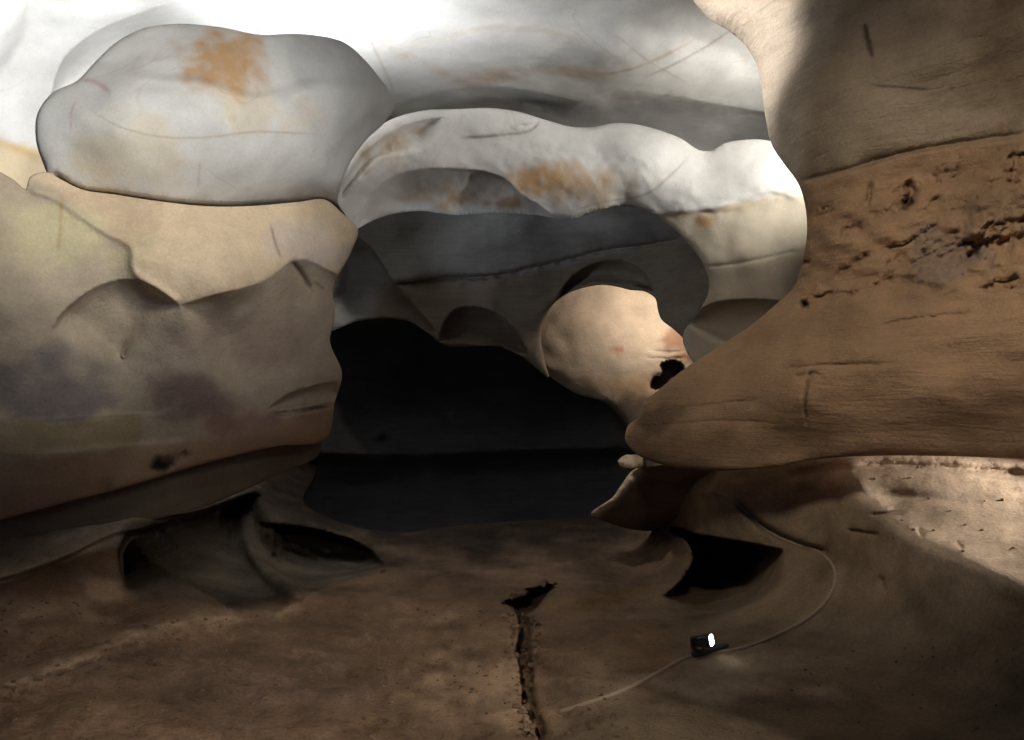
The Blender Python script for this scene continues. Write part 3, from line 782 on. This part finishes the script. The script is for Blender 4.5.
tag(relief('cave_floor', [(-420, 470), (100, 478), (200, 474), (260, 466), (300, 460, 3), (318, 460, 3), (313, 478, 3), (303, 500, 3), (330, 518, 3), (372, 530, 3), (410, 532, 4), (450, 526, 4), (490, 523, 4), (520, 521, 4), (560, 519, 4), (600, 517, 4), (630, 520, 2), (650, 500), (655, 452), (700, 452), (780, 452), (900, 446), (1100, 446), (1400, 450), (1400, 900), (-420, 900)],
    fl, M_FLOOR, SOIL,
    feats=[scoop(CRACK, [(507, 598), (528, 612), (533, 640), (535, 670), (540, 705), (547, 725), (548, 747)], 0.55, 0.85, 1.5, 0.5, 0.03, 1.1),
           lip(list(reversed(CRACK)), 0.12, 14, 2, 0.08, 0.6),
           lip(list(reversed(CRACK)), 0.15, 90, 2, 0.08, 0.3),
           pits(0.12, 0.05, 0.4, 77, [(510, 605), (530, 605), (534, 700), (545, 745), (530, 745), (518, 690), (512, 640)], 6, (1, 1, 1)),
           scoop([(500, 603), (512, 598), (522, 595), (530, 589), (543, 587), (560, 584)], [(500, 603), (514, 612), (526, 618), (540, 612), (547, 600), (560, 584)], 1.2, 0.85, 1.5, 0.7, 0.05, 1.2),
           scoop([(660, 598), (682, 578), (692, 556), (686, 541), (670, 530), (670, 529), (695, 533), (720, 537), (745, 541), (785, 549)], [(660, 598), (700, 618), (745, 612), (780, 590), (785, 549)], 2.6, 0.95, 3, 0.9, 0.23),
           # left pale ledge and hollow
           lip([(-40, 590), (20, 574), (60, 560), (117, 534), (150, 526), (160, 518)], 0.14, 40, 3, 0.05),
           scoop([(126, 592), (119, 570), (118, 548), (126, 534), (150, 526), (180, 516), (215, 505), (260, 488)], [(126, 592), (200, 616), (290, 606), (305, 560), (260, 488)], 2.2, 0.9, 7, 0.7, 0.15),
           ridge([(316, 462), (296, 468), (270, 481), (252, 498), (245, 520), (250, 545), (264, 570), (285, 590), (305, 600)], -0.4, 8, 0.05),
           scoop([(258, 522), (290, 524), (330, 532), (365, 545), (388, 566)][::1], [(258, 522), (264, 552), (280, 580), (302, 592), (345, 584), (388, 566)], 1.5, 0.85, 6, 0.7, 0.25, 0.25),
           scoop([(258, 520), (262, 550), (278, 575), (300, 590), (340, 582), (388, 568)], [(258, 520), (320, 522), (370, 538), (388, 568)], 0.5, 0.3, 3),
           pits(0.12, 0.2, 0.15, 66, [(265, 530), (330, 530), (390, 560), (380, 576), (320, 588), (280, 570)], 12, (1.5, 1.5, 0.7)),
           lip([(395, 566), (360, 575), (335, 583), (312, 594), (285, 604)], -0.12, 40, 4, 0.2),
           ridge([(-20, 690), (40, 672), (90, 655), (130, 636), (170, 624), (220, 614), (270, 607), (300, 604)], -0.13, 9, 0.08),
           # right bank details
           ridge([(690, 596), (650, 615), (620, 635), (590, 660), (560, 690)], -0.10, 22, 0.2),
           ridge([(680, 660), (640, 676), (600, 695), (560, 708)], -0.05, 8, 0.15), ridge([(745, 645), (785, 630), (815, 606), (834, 585), (836, 560)], -0.05, 8, 0.1),
           ridge([(735, 500), (755, 520), (775, 534), (805, 546), (830, 552)], 0.12, 3, 0.1, 0.3), ridge([(640, 520), (665, 515), (685, 498), (720, 492)], -0.08, 5, 0.1),
           ridge([(780, 475), (860, 466), (940, 468), (1030, 474)], 0.10, 5, 0.08),
           ridge([(868, 515), (905, 512)], 0.06, 2, 0.2), ridge([(845, 530), (880, 535)], 0.05, 2, 0.2), ridge([(918, 528), (924, 538)], 0.03, 2, 0.3), ridge([(954, 540), (964, 550)], 0.02, 2, 0.3), ridge([(882, 576), (884, 592)], 0.05, 3, 0.2),
           ridge([(835, 466), (868, 500), (900, 530), (930, 546), (960, 557), (1024, 588), (1130, 630)], -0.10, 14, 0.1),
           rough(0.07, 0.30, 4, 61, [(-420, 610), (100, 600), (300, 605), (440, 560), (640, 530), (690, 560), (600, 640), (560, 780), (540, 900), (-420, 900)], 50),
           rough(0.025, 0.06, 3, 63, [(-420, 620), (100, 610), (300, 610), (440, 575), (640, 540), (690, 560), (600, 640), (560, 900), (-420, 900)], 50),
           rough(0.02, 0.45, 3, 62), rough(0.008, 0.09, 3, 64)],
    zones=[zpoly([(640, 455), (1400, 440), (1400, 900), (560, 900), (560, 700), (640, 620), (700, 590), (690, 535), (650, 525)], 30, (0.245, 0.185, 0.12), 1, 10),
           zpoly([(790, 455), (1400, 440), (1400, 640), (1040, 600), (930, 560), (860, 500)], 30, (0.47, 0.37, 0.275), 1, 8),  # lit part of the bank painted paler
           zpoly([(-420, 520), (0, 540), (110, 520), (160, 516), (150, 528), (60, 560), (-420, 640)], 8, (0.55, 0.48, 0.35), 1, 3),
           zline([(-20, 690), (40, 672), (90, 655), (130, 636), (170, 624), (220, 614), (270, 607), (300, 604)], 10, (0.60, 0.45, 0.31), 1.0, 0.05, 0.35),
           zell(60, 606, 95, 20, (0.52, 0.39, 0.27), 0.85, -8, 0.6, 4, 0.2), zell(485, 690, 65, 60, (0.46, 0.33, 0.215), 0.9, 0, 0.5, 5), zell(480, 640, 60, 30, (0.28, 0.19, 0.12), 0.7, 0, 0.6, 5, 0.25),  # second ellipse paints the lit patch of the middle floor
           zpoly([(122, 530), (200, 508), (262, 486), (300, 520), (390, 560), (330, 585), (290, 600), (200, 606), (128, 590)], 14, (0.12, 0.105, 0.08), 0.9, 3),  # hollow darkened in colour, partly standing in for its shade
           zell(600, 600, 55, 12, (0.27, 0.175, 0.08), 0.7, -12, 0.5, 7, 0.2), zell(250, 680, 200, 50, (0.21, 0.15, 0.115), 0.6, 0, 0.5, 8),
           zpoly([(250, 462), (255, 500), (300, 535), (380, 558), (450, 566), (560, 552), (640, 538), (640, 500), (450, 490)], 62, (0.045, 0.035, 0.03), 0.95, 14, 3),  # far floor darkened towards the edge; its shade painted as soil colour
           zline([(835, 556), (838, 580), (826, 604), (804, 622), (775, 637), (742, 650)], 8, (0.36, 0.28, 0.19), 0.7), zline([(690, 658), (655, 674), (615, 692), (560, 712)], 7, (0.36, 0.27, 0.18), 0.6),
           zell(735, 680, 95, 24, (0.42, 0.33, 0.235), 0.8, 5, 0.5, 9), zell(650, 650, 60, 30, (0.30, 0.205, 0.12), 0.7, -35, 0.5, 10)],  # first ellipse paints the floodlight's pool of light
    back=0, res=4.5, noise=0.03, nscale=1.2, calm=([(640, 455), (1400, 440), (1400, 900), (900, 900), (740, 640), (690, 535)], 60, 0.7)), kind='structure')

# rock flake under the buttress
tag(relief('rock_slab',
    [(591, 513, 4), (603, 504, 5), (612, 498, 5), (622, 484, 5), (633, 470, 5), (655, 466), (720, 464), (790, 468), (800, 500), (740, 512), (706, 506, 3), (690, 510, 4), (672, 520, 5), (655, 530, 6), (635, 530, 6), (612, 524, 6)],
    [(592, 513, 7.6), (612, 498, 7.45), (633, 470, 7.25), (640, 500, 7.5), (655, 530, 7.9), (700, 480, 7.05), (720, 492, 7.1), (690, 505, 7.4), (790, 480, 7.3)],
    M_CLAY, (0.16, 0.11, 0.07), feats=[ridge([(636, 478), (612, 502), (600, 510)], -0.06, 5, 0.1), rough(0.04, 0.25, 4, 71), lip([(640, 476), (670, 484), (700, 478), (722, 490)], 0.12, 14, 2, 0.2)],
    zones=[zline([(640, 466), (626, 481), (610, 500), (590, 514)], 7, (0.6, 0.48, 0.34), 1, 0.02), zell(710, 486, 14, 6, (0.1, 0.08, 0.05), 0.6, 10)],  # light on the flake's left rim put in as pale colour
    back=0.25, noise=0.02, res=3), 'Dark leaning rock flake with a lit left edge painted pale under the buttress nose', 'rock slab')


# loose stones ---------------------------------------------------------------
def stone_mesh(name, r, seed, mat, col, squash=(1, 1, 0.7)):
    bm = bmesh.new()
    bmesh.ops.create_icosphere(bm, subdivisions=3, radius=1)
    co = np.array([v.co[:] for v in bm.verts])
    n = fbm(co * 1.2, 3, seed) * 0.28 + np.abs(fbm(co * 2.3, 2, seed + 9)) * 0.12
    for v, k in zip(bm.verts, n):
        v.co = Vector((v.co.x * squash[0], v.co.y * squash[1], v.co.z * squash[2])) * r * (1 + k)
    me = bpy.data.meshes.new(name)
    bm.to_mesh(me); bm.free()
    me.polygons.foreach_set('use_smooth', [True] * len(me.polygons))
    at = me.attributes.new('rock', 'FLOAT_COLOR', 'POINT')
    at.data.foreach_set('color', list((*col, 1)) * len(me.vertices))
    me.materials.append(mat)
    return me


o = bpy.data.objects.new('loose_stone', stone_mesh('loose_stone', 0.075, 3, M_CLAY, (0.55, 0.44, 0.30), (1.3, 1, 0.8)))
o.location = P(632, 461, 7.4)
COL.objects.link(o)
tag(o, 'Small pale stone perched under the tip of the buttress nose', 'stone')

# cave shell round everything ---------------------------------------------------
bm = bmesh.new()
nu, nv = 64, 40
rows = []
for j in range(nv + 1):
    y = -5 + j / nv * 26
    row = []
    for i in range(nu):
        a = 2 * math.pi * i / nu
        row.append((8.5 * math.cos(a), y, 1.6 + 4.2 * math.sin(a)))
    rows.append(row)
pts_ = np.array(rows).reshape(-1, 3)
n_ = fbm(pts_ / 2.2, 4, 88)
ctr_ = np.array([0, 0, 1.6])
rad = pts_ - ctr_; rad[:, 1] = 0
pts_ = pts_ + rad * (0.12 * n_)[:, None]
bv = [bm.verts.new(p) for p in pts_]
for j in range(nv):
    for i in range(nu):
        a, b = j * nu + i, j * nu + (i + 1) % nu
        bm.faces.new((bv[a], bv[a + nu], bv[b + nu], bv[b]))
bm.faces.new([bv[nv * nu + i] for i in range(nu)])
me = bpy.data.meshes.new('cave_shell'); bm.to_mesh(me); bm.free()
me.polygons.foreach_set('use_smooth', [True] * len(me.polygons))
at = me.attributes.new('rock', 'FLOAT_COLOR', 'POINT')
at.data.foreach_set('color', list((0.25, 0.21, 0.17, 1)) * len(me.vertices))
me.materials.append(M_DARK)
o = bpy.data.objects.new('cave_shell', me); COL.objects.link(o); tag(o, kind='structure')


# ------------------------------------------------------------------ floodlight and its cable
bpy.context.view_layer.update()
dg = bpy.context.evaluated_depsgraph_get()
floor_ob = bpy.data.objects['cave_floor']


def ground(u, v):
    """the floor point seen at a place in the view (used to lay things on the floor)"""
    org = Vector((0, 0, EYE))
    dr = (P(u, v, 1.0) - org).normalized()
    ok, loc, nr, _ = floor_ob.ray_cast(org, dr)
    return loc, nr


M_METAL = plain('black_painted_metal', (0.022, 0.024, 0.03), 0.45)
M_CABLE = plain('dusty_cable', (0.34, 0.27, 0.19), 0.8)
m = bpy.data.materials.new('lit_lamp_glass'); m.use_nodes = True
bs = m.node_tree.nodes['Principled BSDF']
bs.inputs['Base Color'].default_value = (0.8, 0.8, 0.8, 1)
bs.inputs['Emission Color'].default_value = (1, 0.98, 0.95, 1)
bs.inputs['Emission Strength'].default_value = 6
M_LENS = m


def part(name, bm, mat, parent, smooth_=False):
    me = bpy.data.meshes.new(name)
    bmesh.ops.recalc_face_normals(bm, faces=bm.faces)
    bm.to_mesh(me); bm.free()
    if smooth_:
        me.polygons.foreach_set('use_smooth', [True] * len(me.polygons))
    me.materials.append(mat)
    o = bpy.data.objects.new(name, me); COL.objects.link(o)
    o.parent = parent
    return o


def loft(bm, sections):
    """closed rings joined into a solid"""
    rings = [[bm.verts.new(p) for p in s] for s in sections]
    n = len(rings[0])
    for a, b in zip(rings, rings[1:]):
        for i in range(n):
            bm.faces.new((a[i], a[(i + 1) % n], b[(i + 1) % n], b[i]))
    bm.faces.new(list(reversed(rings[0]))); bm.faces.new(rings[-1])


def rrect(w, h, r=0.25, n=5):
    out = []
    r = r * min(w, h)
    for cx, cy, a0 in ((w/2-r, h/2-r, 0), (-w/2+r, h/2-r, 90), (-w/2+r, -h/2+r, 180), (w/2-r, -h/2+r, 270)):
        for k in range(n):
            a = R(a0 + 90 * k / (n - 1))
            out.append((cx + r * math.cos(a), cy + r * math.sin(a)))
    return out


base_l, base_n = ground(702, 655)
tip_l, _ = ground(736, 646)
fx = (tip_l - base_l).normalized()
root = bpy.data.objects.new('floodlight', None); COL.objects.link(root)
root.location = base_l + base_n.normalized() * 0.008
zz = base_n.normalized(); yy = zz.cross(fx).normalized(); fx = yy.cross(zz)
root.rotation_euler = Matrix((fx, yy, zz)).transposed().to_euler()
root.scale = (0.86,) * 3
tag(root, 'Small black floodlight with a glowing white lens, standing on the clay floor', 'floodlight')
bm = bmesh.new()                                  # long ground bar
loft(bm, [[(x, y * s, 0.012 + z) for y, z in rrect(0.06, 0.024, 0.4)] for x, s in ((-0.075, 0.5), (-0.06, 1), (0.15, 1.0), (0.185, 0.8), (0.215, 0.35))])
part('base', bm, M_METAL, root)
bm = bmesh.new()                                  # U bracket
for s in (-1, 1):
    loft(bm, [[(-0.03 + x, s * 0.062 + y, z) for x, y in rrect(0.024, 0.006, 0.3)] for z in (0.02, 0.075, 0.098)])
loft(bm, [[(-0.03 + x, y, 0.026 + z) for x, z in rrect(0.024, 0.006, 0.3)] for y in (-0.062, 0.062)])
part('bracket', bm, M_METAL, root)
hd = root.rotation_euler.to_matrix().to_4x4().inverted() @ Matrix.Translation(Vector((0.0, -0.01, 0.088))) @ Matrix.Rotation(R(-26), 4, 'Z') @ Matrix.Rotation(R(-12), 4, 'Y')
bm = bmesh.new()
loft(bm, [[hd @ Vector((x, y * s, z * s)) for y, z in rrect(0.095, 0.078, 0.3)] for x, s in ((-0.055, 0.45), (-0.05, 0.62), (-0.02, 0.85), (0.045, 1.0), (0.055, 1.02), (0.06, 0.98))])
for k in range(5):
    z0 = -0.03 + 0.015 * k
    loft(bm, [[hd @ Vector((x, y, z0 + z)) for y, z in rrect(0.07, 0.004, 0.3, 3)] for x in (-0.072, -0.03)])
hs = part('housing', bm, M_METAL, root, False)
bm = bmesh.new()
loft(bm, [[hd @ Vector((x, y * s, z * s)) for y, z in rrect(0.082, 0.07, 0.3)] for x, s in ((0.058, 1), (0.066, 1), (0.069, 0.9))])
part('lens', bm, M_LENS, root)
bpy.context.view_layer.update()
lw = root.matrix_world @ hd
sp = spot('lamp_light', lw @ Vector((0.09, 0, 0)), P(840, 690, 4.6), 0.5, 130, 0.9, 0.04, (1, 0.95, 0.88))


def tube(name, pts, r, mat, sides=8):
    bm = bmesh.new()
    secs = []
    for i, p in enumerate(pts):
        t = (pts[min(i + 1, len(pts) - 1)] - pts[max(i - 1, 0)]).normalized()
        a = t.cross(Vector((0, 0, 1))).normalized(); b = a.cross(t)
        secs.append([p + (a * math.cos(2*math.pi*k/sides) + b * math.sin(2*math.pi*k/sides)) * r for k in range(sides)])
    loft(bm, secs)
    return part(name, bm, mat, None, True)


cp = catmull([(714, 492), (722, 493), (738, 504), (752, 518), (768, 531), (795, 544), (818, 551), (832, 562), (836, 582), (826, 602), (806, 620), (780, 634), (745, 648), (712, 653), (694, 655), (660, 672), (620, 692), (560, 712)], False, 6)
cpts = []
for u, v in cp:
    l, n = ground(u, v)
    if l is not None:
        cpts.append(l + n * 0.001)
for _ in range(2):
    cpts = [cpts[0]] + [(cpts[i-1] + cpts[i] * 2 + cpts[i+1]) / 4 for i in range(1, len(cpts) - 1)] + [cpts[-1]]
cb = tube('power_cable', cpts, 0.012, M_CABLE)
tag(cb, 'Dusty power cable curving over the clay bank to the floodlight', 'cable')

# small stones and clods strewn on floor and bank: uncountable
mats = {}
bm = bmesh.new()
lay = None
cols = []
ico = bmesh.new(); bmesh.ops.create_icosphere(ico, subdivisions=1, radius=1)
iv = [v.co.copy() for v in ico.verts]; iff = [[v.index for v in f.verts] for f in ico.faces]; ico.free()
rg = random.Random(5)
spots_ = []
for k in range(800):
    u, v = rg.uniform(-60, 620), rg.uniform(600, 760)
    if u > 520 and v < 640: continue
    spots_.append((u, v, rg.uniform(0.003, 0.011) * (1.5 if rg.random() < 0.08 else 1)))
for k in range(160):
    spots_.append((rg.uniform(560, 1040), rg.uniform(640, 760), rg.uniform(0.002, 0.008)))
for k in range(20):
    spots_.append((rg.uniform(860, 1060), rg.uniform(470, 590), rg.uniform(0.004, 0.012)))
for k in range(50):
    spots_.append((rg.gauss(527, 7), rg.uniform(605, 740), rg.uniform(0.008, 0.025)))
verts, faces = [], []
for u, v, r in spots_:
    l, n = ground(u, v)
    if l is None: continue
    rot = Matrix.Rotation(rg.uniform(0, 6.28), 3, 'Z') @ Matrix.Rotation(rg.uniform(0, 6.28), 3, 'X')
    s = Vector((rg.uniform(0.8, 1.4), rg.uniform(0.8, 1.4), rg.uniform(0.5, 0.9)))
    b0 = len(verts)
    for c in iv:
        w = rot @ (c * rg.uniform(0.8, 1.2))
        verts.append(l + Vector((w.x * s.x, w.y * s.y, w.z * s.z)) * r + n * r * 0.3)
    faces += [[b0 + i for i in f] for f in iff]
    c = rg.uniform(0.7, 1.2)
    cols += [0.25 * c, 0.175 * c, 0.115 * c, 1] * len(iv)
me = bpy.data.meshes.new('gravel'); me.from_pydata(verts, [], faces)
at = me.attributes.new('rock', 'FLOAT_COLOR', 'POINT'); at.data.foreach_set('color', cols)
me.materials.append(M_FLOOR)
o = bpy.data.objects.new('gravel', me); COL.objects.link(o)
tag(o, 'Small stones and clods strewn over the brown clay floor', 'gravel', kind='stuff')
